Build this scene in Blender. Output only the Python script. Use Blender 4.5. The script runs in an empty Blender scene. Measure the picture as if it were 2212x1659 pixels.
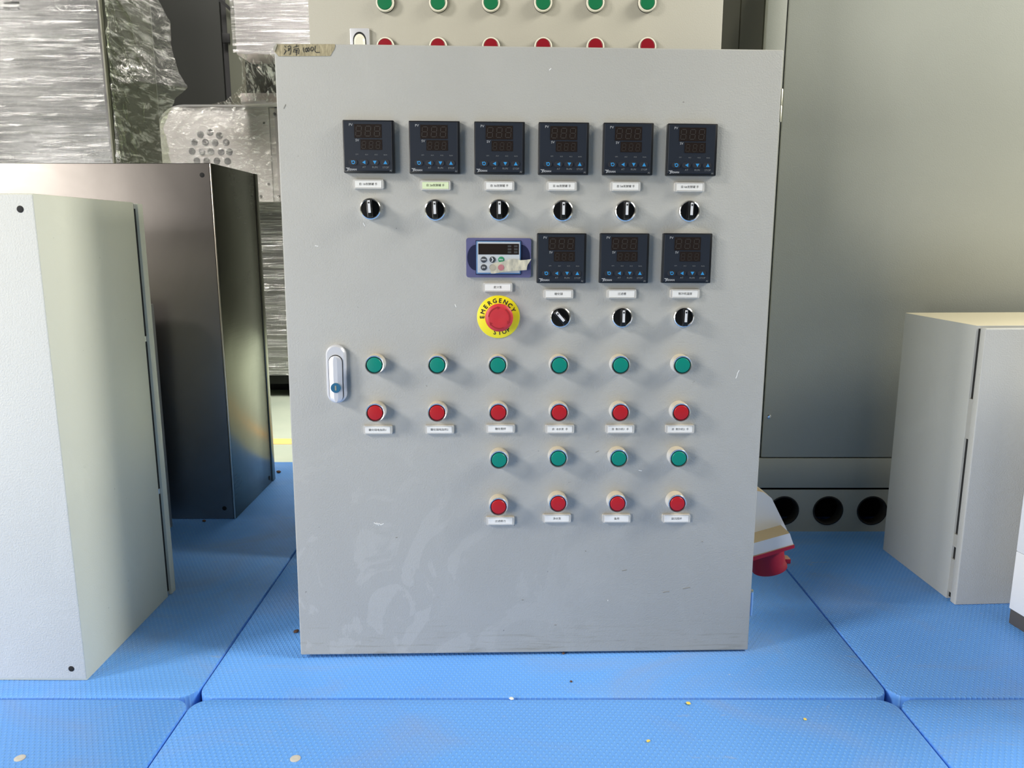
import bpy, bmesh, math, random
from math import sin, cos, pi, radians, atan, sqrt
from mathutils import Vector, Matrix, noise

# ------------------------------------------------------------------ camera, light, exposure
S = bpy.context.scene
C = S.collection
FPX, CX, CY = 1680.0, 1106.0, 829.5
PITCH = atan(319 / 1680.0)
CAMH = 0.82723
cam_d = bpy.data.cameras.new('camera'); cam = bpy.data.objects.new('camera', cam_d); C.objects.link(cam)
cam_d.sensor_fit = 'HORIZONTAL'; cam_d.sensor_width = 36.0; cam_d.lens = FPX / 2212 * 36.0
cam_d.clip_start = 0.02; cam_d.clip_end = 60
cam.location = (0, 0, CAMH); cam.rotation_euler = (pi / 2 - PITCH, 0, 0)
S.camera = cam
S.view_settings.view_transform = 'Standard'; S.view_settings.look = 'None'
S.view_settings.gamma = 1.0; S.view_settings.use_curve_mapping = False
S.view_settings.exposure = 0.2

W = bpy.data.worlds.new('world'); S.world = W; W.use_nodes = True
bg = W.node_tree.nodes['Background']; bg.inputs[0].default_value = (0.97, 1.0, 0.98, 1); bg.inputs[1].default_value = 0.02


def area(name, loc, target, sx, sy, power, col, spread=pi):
    l = bpy.data.lights.new(name, 'AREA'); l.shape = 'RECTANGLE'; l.size = sx; l.size_y = sy
    l.energy = power; l.color = col; l.spread = spread
    o = bpy.data.objects.new(name, l); C.objects.link(o); o.location = loc
    o.rotation_euler = (Vector(target) - Vector(loc)).to_track_quat('-Z', 'Y').to_euler()
    return o


# a row of tall side windows (left, in front of the cabinets) and the roof lights of the hall, plus one added fill light
area('side_window_light', (-5.4, -1.0, 3.6), (0, 1.5, 0.6), 1.1, 1.1, 235, (1.0, 0.955, 0.88))
area('side_window_light', (-4.4, -3.6, 3.4), (0, 1.5, 0.6), 1.6, 1.6, 45, (1.0, 0.955, 0.88))
area('open_door_light', (-2.9, -1.6, 0.75), (0, 1.5, 0.4), 1.6, 1.2, 76, (1.0, 0.97, 0.92))
area('right_window_light', (3.4, 0.2, 3.2), (-0.6, 1.6, 0.6), 1.8, 1.6, 32, (1.0, 0.96, 0.82))
area('right_window_light', (3.6, 1.0, 3.2), (-0.8, 1.55, 0.6), 1.2, 1.4, 140, (1.0, 0.965, 0.86))
area('roof_light_front', (0.3, -1.8, 5.6), (0.3, -0.6, 0), 8, 2.5, 14, (1.0, 0.97, 0.88))
area('roof_light_back', (-0.5, 6.2, 5.6), (-0.5, 6.0, 0.0), 5, 3, 210, (1.0, 0.97, 0.86), radians(62))
area('added_fill_middle', (-1.2, 2.6, 5.6), (-1.4, 4.8, 1.0), 2.0, 1.5, 62, (1.0, 0.96, 0.90), radians(56))  # unseen fill, added to brighten the front of the wrapped machine with holes

# ------------------------------------------------------------------ projection helpers (photo pixel -> point of a real plane)
_R = Vector((1, 0, 0)); _U = Vector((0, sin(PITCH), cos(PITCH))); _F = Vector((0, cos(PITCH), -sin(PITCH)))
CAM = Vector((0, 0, CAMH))


def ray(px, py):
    return _R * ((px - CX) / FPX) - _U * ((py - CY) / FPX) + _F


def at_y(px, py, y):
    d = ray(px, py); return CAM + d * (y / d.y)


def at_z(px, py, z=0.0):
    d = ray(px, py); return CAM + d * ((z - CAMH) / d.z)


# ------------------------------------------------------------------ object helpers
def thing(name, label, cat, M=None, group=None):
    o = bpy.data.objects.new(name, None); C.objects.link(o); o.empty_display_size = 0.1
    if M is not None: o.matrix_world = M
    o['label'] = label; o['category'] = cat
    if group: o['group'] = group
    return o


def tag(o, label, cat, group=None):
    o['label'] = label; o['category'] = cat
    if group: o['group'] = group
    return o


class MB:
    def __init__(s): s.v = []; s.f = []; s.m = []; s.mi = 0

    def add(s, v, f):
        b = len(s.v); s.v += [tuple(p) for p in v]; s.f += [tuple(i + b for i in q) for q in f]; s.m += [s.mi] * len(f); return s

    def box(s, x0, x1, y0, y1, z0, z1, bev=0.0, seg=2):
        if bev <= 0:
            v = [(x, y, z) for x in (x0, x1) for y in (y0, y1) for z in (z0, z1)]
            return s.add(v, [(0, 1, 3, 2), (4, 6, 7, 5), (0, 4, 5, 1), (2, 3, 7, 6), (0, 2, 6, 4), (1, 5, 7, 3)])
        bm = bmesh.new(); bmesh.ops.create_cube(bm, size=1)
        for q in bm.verts:
            q.co = Vector(((x0 + x1) / 2 + q.co.x * (x1 - x0), (y0 + y1) / 2 + q.co.y * (y1 - y0), (z0 + z1) / 2 + q.co.z * (z1 - z0)))
        bmesh.ops.bevel(bm, geom=list(bm.edges), offset=bev, segments=seg, profile=0.5, affect='EDGES', clamp_overlap=True)
        bm.verts.index_update()
        s.add([q.co[:] for q in bm.verts], [[q.index for q in f.verts] for f in bm.faces]); bm.free(); return s

    def prism(s, pts, y0, y1, M=None):
        """outline pts (x,z), extruded from y0 (front) to y1 (back)"""
        n = len(pts); v = [Vector((p[0], y0, p[1])) for p in pts] + [Vector((p[0], y1, p[1])) for p in pts]
        if M is not None: v = [M @ q for q in v]
        f = [tuple(range(n)), tuple(range(2 * n - 1, n - 1, -1))] + [(i, i + n, (i + 1) % n + n, (i + 1) % n) for i in range(n)]
        return s.add(v, f)

    def lathe(s, prof, n=32, c=(0, 0), M=None, close=True):
        """prof list of (radius, out) around the -y axis"""
        v = []; f = []
        for r, d in prof:
            for k in range(n):
                a = 2 * pi * k / n; v.append(Vector((c[0] + r * cos(a), -d, c[1] + r * sin(a))))
        if M is not None: v = [M @ q for q in v]
        for i in range(len(prof) - 1):
            for k in range(n):
                f.append((i * n + k, i * n + (k + 1) % n, (i + 1) * n + (k + 1) % n, (i + 1) * n + k))
        if close:
            f.append(tuple(range(n))[::-1]); f.append(tuple((len(prof) - 1) * n + k for k in range(n)))
        return s.add(v, f)

    def ribbon(s, pts, w, y, t=0.0):
        """a flat stroke through pts (x,z), width w, at depth y (thickness t)"""
        s.rc = getattr(s, 'rc', 0) + 1; y -= s.rc * 4e-6
        n = len(pts); Lf, Rt = [], []
        for i in range(n):
            a = pts[max(0, i - 1)]; b = pts[min(n - 1, i + 1)]
            dx, dz = b[0] - a[0], b[1] - a[1]; L = sqrt(dx * dx + dz * dz) or 1e-6
            k = 1.0
            if 0 < i < n - 1:
                ux, uz = pts[i][0] - a[0], pts[i][1] - a[1]; l2 = sqrt(ux * ux + uz * uz) or 1e-6
                k = 1 / max(0.55, abs((ux * dx + uz * dz) / (l2 * L)))
            nx, nz = -dz / L * w / 2 * k, dx / L * w / 2 * k
            e = (-1 if i == 0 else 1 if i == n - 1 else 0) * w * 0.3; cx, cz = pts[i][0] + dx / L * e, pts[i][1] + dz / L * e
            Lf.append((cx + nx, cz + nz)); Rt.append((cx - nx, cz - nz))
        v = [(p[0], y - t, p[1]) for p in Lf + Rt]
        f = [(i, i + 1, n + i + 1, n + i) for i in range(n - 1)]
        if t:
            v += [(p[0], y, p[1]) for p in Lf + Rt]
            f += [(i, i + 1, 2 * n + i + 1, 2 * n + i) for i in range(n - 1)] + [(n + i, n + i + 1, 3 * n + i + 1, 3 * n + i) for i in range(n - 1)] + [(0, n, 3 * n, 2 * n), (n - 1, 2 * n - 1, 4 * n - 1, 3 * n - 1)]
        return s.add(v, f)

    def grid(s, fn, nu, nv):
        v = [fn(i / nu, j / nv) for j in range(nv + 1) for i in range(nu + 1)]
        f = [(j * (nu + 1) + i, j * (nu + 1) + i + 1, (j + 1) * (nu + 1) + i + 1, (j + 1) * (nu + 1) + i) for j in range(nv) for i in range(nu)]
        return s.add(v, f)

    def build(s, name, mats, parent=None, loc=None, smooth=35, label=None, fix=True):
        me = bpy.data.meshes.new(name); me.from_pydata(s.v, [], s.f)
        if not isinstance(mats, (list, tuple)): mats = [mats]
        for m in mats: me.materials.append(m)
        if len(mats) > 1: me.polygons.foreach_set('material_index', s.m)
        if fix:
            bm = bmesh.new(); bm.from_mesh(me); bmesh.ops.recalc_face_normals(bm, faces=bm.faces); bm.to_mesh(me); bm.free()
        if smooth:
            me.polygons.foreach_set('use_smooth', [True] * len(me.polygons)); me.set_sharp_from_angle(angle=radians(smooth))
        me.update()
        o = bpy.data.objects.new(name, me); C.objects.link(o)
        if parent: o.parent = parent
        if loc is not None: o.location = loc
        if label: o['label'] = label
        return o


_TXT = {}


def glyphs(text, size, align='CENTER'):
    """flat text mesh turned upright: list of verts (x,z) and faces"""
    key = (text, size, align)
    if key in _TXT: return _TXT[key]
    cu = bpy.data.curves.new('t', 'FONT'); cu.body = text; cu.size = size; cu.align_x = align; cu.align_y = 'CENTER'; cu.resolution_u = 2
    o = bpy.data.objects.new('t', cu); C.objects.link(o); bpy.context.view_layer.update()
    me = bpy.data.meshes.new_from_object(o.evaluated_get(bpy.context.evaluated_depsgraph_get()))
    r = ([(v.co.x, v.co.y) for v in me.vertices], [tuple(p.vertices) for p in me.polygons])
    bpy.data.objects.remove(o); bpy.data.curves.remove(cu); bpy.data.meshes.remove(me)
    _TXT[key] = r; return r


def put_text(mb, text, x, z, size, y, align='CENTER', rot=0.0, sx=1.0, t=0.0, bold=0.0):
    vs, fs = glyphs(text, size, align); c, s_ = cos(rot), sin(rot)
    offs = [(0, 0)] if not bold else [(-bold, 0), (bold, 0), (0, bold), (0, -bold)]
    for k, (ox, oz) in enumerate(offs):
        mb.add([(x + (a * sx + ox) * c - (b + oz) * s_, y - k * 2e-5, z + (a * sx + ox) * s_ + (b + oz) * c) for a, b in vs], fs)


def copy_part(o, parent, loc, label=None, rot=None):
    c = o.copy(); C.objects.link(c); c.parent = parent; c.location = loc
    if rot is not None: c.rotation_euler = rot
    if label: c['label'] = label
    elif 'label' in c: del c['label']
    for ch in o.children:
        d = ch.copy(); C.objects.link(d); d.parent = c
    return c


# ------------------------------------------------------------------ materials
def mat(name, col, rough=0.5, metal=0.0, **k):
    m = bpy.data.materials.new(name); m.use_nodes = True
    b = m.node_tree.nodes['Principled BSDF']
    b.inputs['Base Color'].default_value = (*col, 1); b.inputs['Roughness'].default_value = rough; b.inputs['Metallic'].default_value = metal
    for n, v in k.items():
        if n in b.inputs: b.inputs[n].default_value = v
    return m


class N:
    def __init__(s, m): s.t = m.node_tree; s.b = s.t.nodes.get('Principled BSDF')
    def n(s, ty, **k):
        q = s.t.nodes.new(ty)
        for a, v in k.items(): setattr(q, a, v)
        return q
    def l(s, a, b): s.t.links.new(a, b)
    def coord(s, scale=(1, 1, 1), rot=(0, 0, 0), kind='Object'):
        c = s.n('ShaderNodeTexCoord'); mp = s.n('ShaderNodeMapping'); mp.inputs['Scale'].default_value = scale; mp.inputs['Rotation'].default_value = rot
        s.l(c.outputs[kind], mp.inputs[0]); return mp.outputs[0]
    def noise(s, vec, scale, detail=3, rough=0.5, dist=0.0):
        q = s.n('ShaderNodeTexNoise'); q.inputs['Scale'].default_value = scale; q.inputs['Detail'].default_value = detail
        q.inputs['Roughness'].default_value = rough; q.inputs['Distortion'].default_value = dist
        s.l(vec, q.inputs['Vector']); return q.outputs['Fac']
    def ramp(s, f, a, b, ca=(0, 0, 0), cb=(1, 1, 1)):
        q = s.n('ShaderNodeValToRGB'); q.color_ramp.elements[0].position = a; q.color_ramp.elements[1].position = b
        q.color_ramp.elements[0].color = (*ca, 1); q.color_ramp.elements[1].color = (*cb, 1); s.l(f, q.inputs[0]); return q.outputs[0]
    def mix(s, f, a, b, kind='MIX'):
        q = s.n('ShaderNodeMix', data_type='RGBA', blend_type=kind)
        if isinstance(f, (int, float)): q.inputs[0].default_value = f
        else: s.l(f, q.inputs[0])
        for i, x in ((6, a), (7, b)):
            if isinstance(x, tuple): q.inputs[i].default_value = (*x, 1)
            else: s.l(x, q.inputs[i])
        return q.outputs[2]
    def math(s, op, a, b=None):
        q = s.n('ShaderNodeMath', operation=op)
        for i, x in ((0, a), (1, b)):
            if x is None: continue
            if isinstance(x, (int, float)): q.inputs[i].default_value = x
            else: s.l(x, q.inputs[i])
        return q.outputs[0]
    def bump(s, h, strength=0.3, dist=0.001, prev=None):
        q = s.n('ShaderNodeBump'); q.inputs['Strength'].default_value = strength; q.inputs['Distance'].default_value = dist
        s.l(h, q.inputs['Height'])
        if prev is not None: s.l(prev, q.inputs['Normal'])
        return q.outputs[0]


def paint(name, col, rough=0.42, bump=0.35, dirt=0.25, smear=0.06, grime=False, dust=None, scale=1.0):
    """textured powder coat (orange peel) with faint smears, specks and, if asked, grime along the foot"""
    m = mat(name, col, rough + 0.06); k = N(m); v = k.coord(); k.b.inputs['Specular IOR Level'].default_value = 0.3
    c = k.mix(k.ramp(k.noise(v, 2.3 * scale, 4, 0.6, 0.6), 0.42, 0.7), col, tuple(x * (1 - smear) for x in col))
    c = k.mix(k.math('MULTIPLY', k.ramp(k.noise(k.coord((1, 1, .6)), 5.5 * scale, 5, 0.62, 1.5), 0.6, 0.68), 0.10), c, tuple(min(1, x * 1.22) for x in col))
    c = k.mix(k.math('MULTIPLY', k.ramp(k.noise(v, 95, 2, 0.5), 0.755, 0.79), dirt * 2.2), c, (0.09, 0.08, 0.07))
    c = k.mix(k.math('MULTIPLY', k.ramp(k.noise(k.coord((1, 1, 3)), 16, 5, 0.7, 1.0), 0.66, 0.8), dirt), c, (0.3, 0.28, 0.24))
    if grime:
        sp = k.n('ShaderNodeSeparateXYZ'); k.l(v, sp.inputs[0])
        g = k.ramp(sp.outputs['Z'], 0.005, 0.085, (1, 1, 1), (0, 0, 0))
        st = k.ramp(k.noise(k.coord((2.2, 1, 34)), 4.5, 6, 0.7, 0.8), 0.53, 0.66)
        c = k.mix(k.math('MULTIPLY', k.math('MULTIPLY', g, st), 0.55), c, (0.24, 0.21, 0.15))
        c = k.mix(k.math('MULTIPLY', g, 0.2), c, (0.46, 0.44, 0.38))
        low = k.ramp(sp.outputs['Z'], 0.16, 0.5, (1, 1, 1), (0, 0, 0)); lft = k.ramp(sp.outputs['X'], 0.25, 0.6, (1, 1, 1), (0.15, 0.15, 0.15))
        sm = k.ramp(k.noise(k.coord((1, 1, .8)), 7, 4, 0.55, 2.2), 0.53, 0.56)
        c = k.mix(k.math('MULTIPLY', k.math('MULTIPLY', low, lft), k.math('MULTIPLY', sm, 0.24)), c, tuple(min(1, x * 1.35) for x in col))
    if dust:
        ge = k.n('ShaderNodeNewGeometry'); sp2 = k.n('ShaderNodeSeparateXYZ'); k.l(ge.outputs['Normal'], sp2.inputs[0])
        c = k.mix(k.ramp(sp2.outputs['Z'], 0.25, 0.9), c, dust)
    k.l(c, k.b.inputs['Base Color'])
    h = k.noise(v, 330, 2, 0.55, 0.4)
    k.l(k.bump(h, min(1, bump), 0.0012), k.b.inputs['Normal'])
    k.l(k.ramp(k.noise(v, 3, 3), 0.3, 0.7, (rough - .06,) * 3, (rough + .08,) * 3), k.b.inputs['Roughness'])
    return m


def steel(name, base=(0.31, 0.285, 0.27), rough=0.40, warm=0.0, stretch=(1, 1, 90), wav=0.25):
    m = mat(name, base, rough, 1.0); k = N(m)
    br = k.noise(k.coord(stretch), 9, 4, 0.6)
    cl = k.noise(k.coord((1, 1, .7)), 3.2, 4, 0.6, 1.2)
    k.l(k.mix(k.ramp(cl, 0.35, 0.7), base, tuple(x * 0.86 for x in base)), k.b.inputs['Base Color'])
    k.l(k.math('ADD', k.math('MULTIPLY', br, 0.10), k.math('ADD', k.math('MULTIPLY', cl, 0.22), rough - 0.14)), k.b.inputs['Roughness'])
    b1 = k.bump(k.noise(k.coord(), 2.6, 2, 0.4), wav, 0.02)
    k.l(k.bump(br, 0.10, 0.0006, b1), k.b.inputs['Normal'])
    return m


def film(name, tint, base_fac, streak_scale, rough=0.16, lo=0.45, hi=0.62, top=0.8, rot=(0, 0, 0), bs=0.9):
    """clear stretch film: see-through, with glossy wrinkles"""
    m = bpy.data.materials.new(name); m.use_nodes = True; t = m.node_tree; k = N(m)
    t.nodes.remove(k.b); out = t.nodes['Material Output']
    tr = k.n('ShaderNodeBsdfTransparent'); tr.inputs[0].default_value = (*tint, 1)
    gl = k.n('ShaderNodeBsdfGlossy'); gl.inputs[0].default_value = (1, 1, 1, 1); gl.inputs['Roughness'].default_value = rough
    df = k.n('ShaderNodeBsdfDiffuse'); df.inputs[0].default_value = (0.8, 0.8, 0.78, 1)
    v = k.coord(streak_scale, rot)
    w = k.noise(v, 7, 6, 0.68, 0.7)
    bp = k.bump(w, bs, 0.03); k.l(bp, gl.inputs['Normal']); k.l(bp, df.inputs['Normal'])
    m1 = k.n('ShaderNodeMixShader'); m1.inputs[0].default_value = 0.28; k.l(gl.outputs[0], m1.inputs[1]); k.l(df.outputs[0], m1.inputs[2])
    fac = k.math('ADD', k.math('MULTIPLY', k.ramp(w, lo, hi), top - base_fac), base_fac)
    m2 = k.n('ShaderNodeMixShader'); k.l(fac, m2.inputs[0]); k.l(tr.outputs[0], m2.inputs[1]); k.l(m1.outputs[0], m2.inputs[2])
    k.l(m2.outputs[0], out.inputs['Surface'])
    return m


GREY = (0.435, 0.435, 0.415)
DUST = (0.56, 0.49, 0.37)
M_door = paint('door_paint', GREY, 0.52, 0.45, 0.28, 0.07, grime=True)
M_grey = paint('grey_paint', GREY, 0.40, 0.35, 0.15, 0.05)
M_greyB = paint('rough_grey_paint', (0.68, 0.69, 0.67), 0.5, 0.6, 0.12, 0.05)
M_side = paint('side_grey_paint', (0.69, 0.70, 0.60), 0.42, 0.2, 0.16, 0.05)
M_beige = paint('warm_grey_paint', (0.46, 0.445, 0.385), 0.45, 0.3, 0.12, 0.03)
M_encl = paint('enclosure_paint', (0.40, 0.41, 0.365), 0.38, 0.25, 0.15, 0.05)
M_white = paint('white_paint', (0.82, 0.84, 0.88), 0.35, 0.05, 0.05, 0.02)
M_steel = steel('stainless')
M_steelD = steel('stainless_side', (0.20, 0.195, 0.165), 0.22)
M_steelB = mat('bright_stainless', (0.66, 0.63, 0.64), 0.42, 0.35)
M_darkst = mat('dark_cabinet_paint', (0.017, 0.018, 0.016), 0.6, **{'Specular IOR Level': 0.25})
M_dseam = mat('dark_gap', (0.012, 0.012, 0.013), 0.7)
M_black = mat('black_rubber', (0.008, 0.008, 0.009), 0.75)
M_basegrey = mat('dark_grey_plinth', (0.085, 0.08, 0.08), 0.6)
M_bezel = paint('button_bezel', (0.60, 0.59, 0.57), 0.35, 0.0, 0.05, 0.03, dust=DUST)
M_ring = mat('silver_ring', (0.74, 0.74, 0.73), 0.18, 0.85)
M_chrome = mat('chrome_ring', (0.85, 0.84, 0.82), 0.16, 0.95)
M_knobblk = mat('black_knob', (0.006, 0.006, 0.007), 0.28)
M_meterbody = mat('meter_housing', (0.006, 0.007, 0.010), 0.35)
M_meterface = mat('meter_face', (0.016, 0.021, 0.032), 0.42)
M_screen = mat('display_window', (0.018, 0.012, 0.010), 0.3)
M_seg = mat('unlit_segment', (0.036, 0.030, 0.027), 0.5)
M_key = mat('rubber_key', (0.020, 0.022, 0.030), 0.5)
M_blueprint = mat('blue_print', (0.03, 0.28, 0.62), 0.5)
M_print = mat('light_print', (0.42, 0.43, 0.45), 0.6)
M_dimprint = mat('dim_print', (0.20, 0.21, 0.22), 0.6)
M_ink = mat('black_ink', (0.02, 0.02, 0.02), 0.7)
M_paper = mat('white_paper', (0.84, 0.83, 0.80), 0.6)
M_papergreen = mat('stained_paper', (0.72, 0.82, 0.52), 0.6)
M_plate = paint('clear_plate', (0.62, 0.60, 0.56), 0.25, 0.0, 0.05, 0.05, dust=(0.50, 0.44, 0.35))
M_yellow = mat('yellow_plastic', (0.90, 0.80, 0.02), 0.38)
M_red = mat('red_plastic', (0.58, 0.035, 0.045), 0.42)
M_redgrv = mat('red_groove', (0.36, 0.015, 0.02), 0.5)
M_handle = mat('handle_coat', (0.66, 0.67, 0.72), 0.35, 0.25)
M_lockblue = mat('blue_film_lock', (0.02, 0.13, 0.24), 0.35)
M_brass = mat('dull_brass', (0.42, 0.40, 0.30), 0.4, 0.6)
M_violet = mat('violet_plastic', (0.115, 0.115, 0.245), 0.45)
M_navy = mat('navy_recess', (0.006, 0.010, 0.05), 0.5)
M_blueedge = mat('blue_edge', (0.10, 0.22, 0.42), 0.35)
M_vfdface = mat('silver_keypad', (0.56, 0.59, 0.62), 0.4)
M_vfdkey = mat('grey_key', (0.045, 0.05, 0.06), 0.5)
M_vfdgreen = mat('green_key', (0.03, 0.26, 0.12), 0.5)
M_vfdred = mat('covered_red_key', (0.48, 0.18, 0.20), 0.5)
M_hinge = mat('zinc_hinge', (0.62, 0.62, 0.50), 0.35, 0.7)
M_plug_w = paint('plug_white', (0.60, 0.62, 0.66), 0.45, 0.0, 0.1, 0.05, dust=(0.26, 0.21, 0.13))
M_plug_r = paint('plug_red', (0.36, 0.012, 0.035), 0.45, 0.0, 0.05, 0.05, dust=(0.34, 0.20, 0.13))
M_bluetag = mat('blue_tag', (0.22, 0.42, 0.80), 0.4)
M_chip = mat('bare_chip', (0.85, 0.85, 0.83), 0.6)
M_scuff = mat('dark_scuff', (0.24, 0.23, 0.20), 0.8)


def lens_mat(name, col, edge):
    m = mat(name, col, 0.38, 0.0); k = N(m)
    k.b.inputs['Specular IOR Level'].default_value = 0.35
    return m


M_green = lens_mat('green_lens', (0.004, 0.235, 0.175), None)
M_greendk = mat('green_collar', (0.004, 0.055, 0.05), 0.3)
M_redl = lens_mat('red_lens', (0.46, 0.014, 0.020), None)
M_redcol = mat('red_collar', (0.13, 0.006, 0.012), 0.3)
M_green2 = lens_mat('green_lens_far', (0.01, 0.17, 0.07), None)
M_red2 = lens_mat('red_lens_far', (0.27, 0.008, 0.018), None)
M_ivory = mat('ivory_ring', (0.80, 0.78, 0.66), 0.35)


def tape_mat(name, col, dark, sc=160):
    m = mat(name, col, 0.75); k = N(m)
    n_ = k.noise(k.coord((1.6, 1, .5)), sc, 4, 0.7)
    k.l(k.mix(k.ramp(n_, 0.35, 0.7), dark, col), k.b.inputs['Base Color']); k.l(k.bump(n_, 0.4, 0.0004), k.b.inputs['Normal']); return m


M_tape = tape_mat('old_masking_tape', (0.50, 0.43, 0.27), (0.27, 0.23, 0.14))
M_tape2 = tape_mat('creased_masking_tape', (0.74, 0.69, 0.52), (0.34, 0.33, 0.28), 45)


def pallet_mat():
    m = mat('blue_pallet_plastic', (0.05, 0.24, 0.70), 0.40); k = N(m); k.b.inputs['Specular IOR Level'].default_value = 0.3
    sp = k.n('ShaderNodeSeparateXYZ'); k.l(k.coord(rot=(0, 0, radians(2))), sp.inputs[0])
    f = 2 * pi / 0.0098
    a = k.math('SINE', k.math('MULTIPLY', sp.outputs['X'], f)); b = k.math('SINE', k.math('MULTIPLY', sp.outputs['Y'], f * 0.62))
    dots = k.ramp(k.math('MULTIPLY', a, b), 0.15, 0.75)
    v = k.coord()
    blue = (0.13, 0.365, 0.90)
    c = k.mix(k.ramp(k.noise(v, 1.8, 3, 0.6, 0.5), 0.35, 0.7), blue, (0.15, 0.40, 0.92))
    c = k.mix(k.math('MULTIPLY', dots, 0.42), c, (0.24, 0.52, 0.94))
    dirt = k.ramp(k.noise(k.coord((1, 1.3, 1)), 3.2, 6, 0.62, 0.9), 0.50, 0.74)
    c = k.mix(k.math('MULTIPLY', dirt, 0.34), c, (0.30, 0.33, 0.42))
    c = k.mix(k.math('MULTIPLY', k.ramp(k.noise(k.coord((1, 3.5, 1), (0, 0, .6)), 11, 6, 0.75, 1.0), 0.62, 0.72), 0.4), c, (0.40, 0.42, 0.46))
    c = k.mix(k.math('MULTIPLY', k.ramp(k.noise(v, 130, 2, 0.5), 0.77, 0.8), 0.6), c, (0.72, 0.72, 0.68))
    k.l(c, k.b.inputs['Base Color'])
    k.l(k.mix(dirt, (0.36,) * 3, (0.62,) * 3), k.b.inputs['Roughness'])
    k.l(k.bump(dots, 0.75, 0.0009), k.b.inputs['Normal'])
    return m


M_pallet = pallet_mat()


def hall_floor_mat():
    m = mat('green_grey_epoxy', (0.42, 0.47, 0.38), 0.35); k = N(m)
    c = k.mix(k.ramp(k.noise(k.coord(), 2.5, 5, 0.6), 0.35, 0.7), (0.46, 0.51, 0.41), (0.38, 0.44, 0.36))
    k.l(c, k.b.inputs['Base Color']); return m


M_hall = hall_floor_mat()
M_line = mat('yellow_floor_line', (0.86, 0.50, 0.16), 0.5)
M_wall = paint('hall_wall_paint', (0.22, 0.225, 0.21), 0.7, 0.1, 0.1, 0.05)
F_A = film('stretch_film_rows', (0.93, 0.93, 0.93), 0.16, (0.55, 1, 14), 0.13, 0.46, 0.60, 0.8, bs=1.0)
F_C = film('stretch_film_loose', (0.74, 0.78, 0.66), 0.14, (2.2, 1, 4.5), 0.12, 0.50, 0.66, 0.80, rot=(0, radians(35), 0))
F_B = film('stretch_film_crumpled', (0.95, 0.95, 0.92), 0.22, (3.2, 1, 8), 0.2, 0.5, 0.68, 0.8, rot=(0, radians(-42), 0))

# ------------------------------------------------------------------ the hall
FZ = -0.15
o = MB().box(-6.2, 7.2, -6.2, 8.6, FZ - 0.1, FZ).build('floor', M_hall, smooth=0); o['kind'] = 'structure'
for nm, bx in (('wall_back', (-6.2, 7.2, 8.4, 8.6)), ('wall_left', (-6.2, -6.0, -6.2, 8.4)), ('wall_right', (7.0, 7.2, -6.2, 8.4))):
    o = MB().box(*bx, FZ, 6.4).build(nm, M_wall, smooth=0); o['kind'] = 'structure'
o = MB().box(-6.0, 7.0, 3.60, 3.70, FZ, FZ + 0.002).build('trim_1', M_line, smooth=0); o['kind'] = 'structure'
o['label'] = 'orange yellow line painted on the hall floor'

# ------------------------------------------------------------------ blue plastic pallets
random.seed(4)
XS = [(-1.853, -0.5815), (-0.578, 0.6935), (0.697, 1.97)]
YS = [(-0.225, 1.2845), (1.2885, 2.80)]
LBL = {(0, 0): 'blue plastic pallet in the bottom left corner of the photo', (1, 0): 'blue plastic pallet filling the bottom centre foreground',
       (2, 0): 'blue plastic pallet in the bottom right corner of the photo', (0, 1): 'blue plastic pallet under the grey and steel boxes on the left',
       (1, 1): 'blue plastic pallet the tall central control cabinet stands on', (2, 1): 'blue plastic pallet under the small grey box on the right'}


def rrect(x0, x1, z0, z1, r, n=6):
    pts = []
    for cx, cz, a0 in ((x1 - r, z1 - r, 0), (x0 + r, z1 - r, 90), (x0 + r, z0 + r, 180), (x1 - r, z0 + r, 270)):
        for k in range(n + 1):
            a = radians(a0 + 90 * k / n); pts.append((cx + r * cos(a), cz + r * sin(a)))
    return pts


def pallet(i, j):
    (x0, x1), (y0, y1) = XS[i], YS[j]
    cx, cy = (x0 + x1) / 2, (y0 + y1) / 2
    t = thing('plastic_pallet', LBL[i, j], 'pallet', Matrix.Translation((cx, cy, FZ)), 'blue plastic pallets laid edge to edge')
    hx, hy = (x1 - x0) / 2, (y1 - y0) / 2
    # deck: rounded rectangle, rolled top edge
    mb = MB(); rings = []
    for off, z in ((0, 0.10), (0, 0.1455), (0.0012, 0.1488), (0.0045, 0.15)):
        rings.append([(p[0], p[1], z) for p in rrect(-hx + off, hx - off, -hy + off, hy - off, 0.034 - off, 7)])
    n = len(rings[0]); v = sum(rings, [])
    f = [(a * n + q, a * n + (q + 1) % n, (a + 1) * n + (q + 1) % n, (a + 1) * n + q) for a in range(3) for q in range(n)]
    f += [tuple(range(3 * n, 4 * n)), tuple(range(n))[::-1]]
    mb.add(v, f).build('deck', M_pallet, t, smooth=40)
    for sx in (-1, 0, 1):
        q = MB()
        for sy in (-1, 0, 1):
            q.box(sx * (hx - 0.09) - 0.07, sx * (hx - 0.09) + 0.07, sy * (hy - 0.1) - 0.08, sy * (hy - 0.1) + 0.08, 0.0, 0.1, 0.006)
        q.box(sx * (hx - 0.09) - 0.06, sx * (hx - 0.09) + 0.06, -hy + 0.03, hy - 0.03, 0.0, 0.022)
        q.build('foot', M_pallet, t)
    return t


PAL = {(i, j): pallet(i, j) for i in range(3) for j in range(2)}
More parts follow.
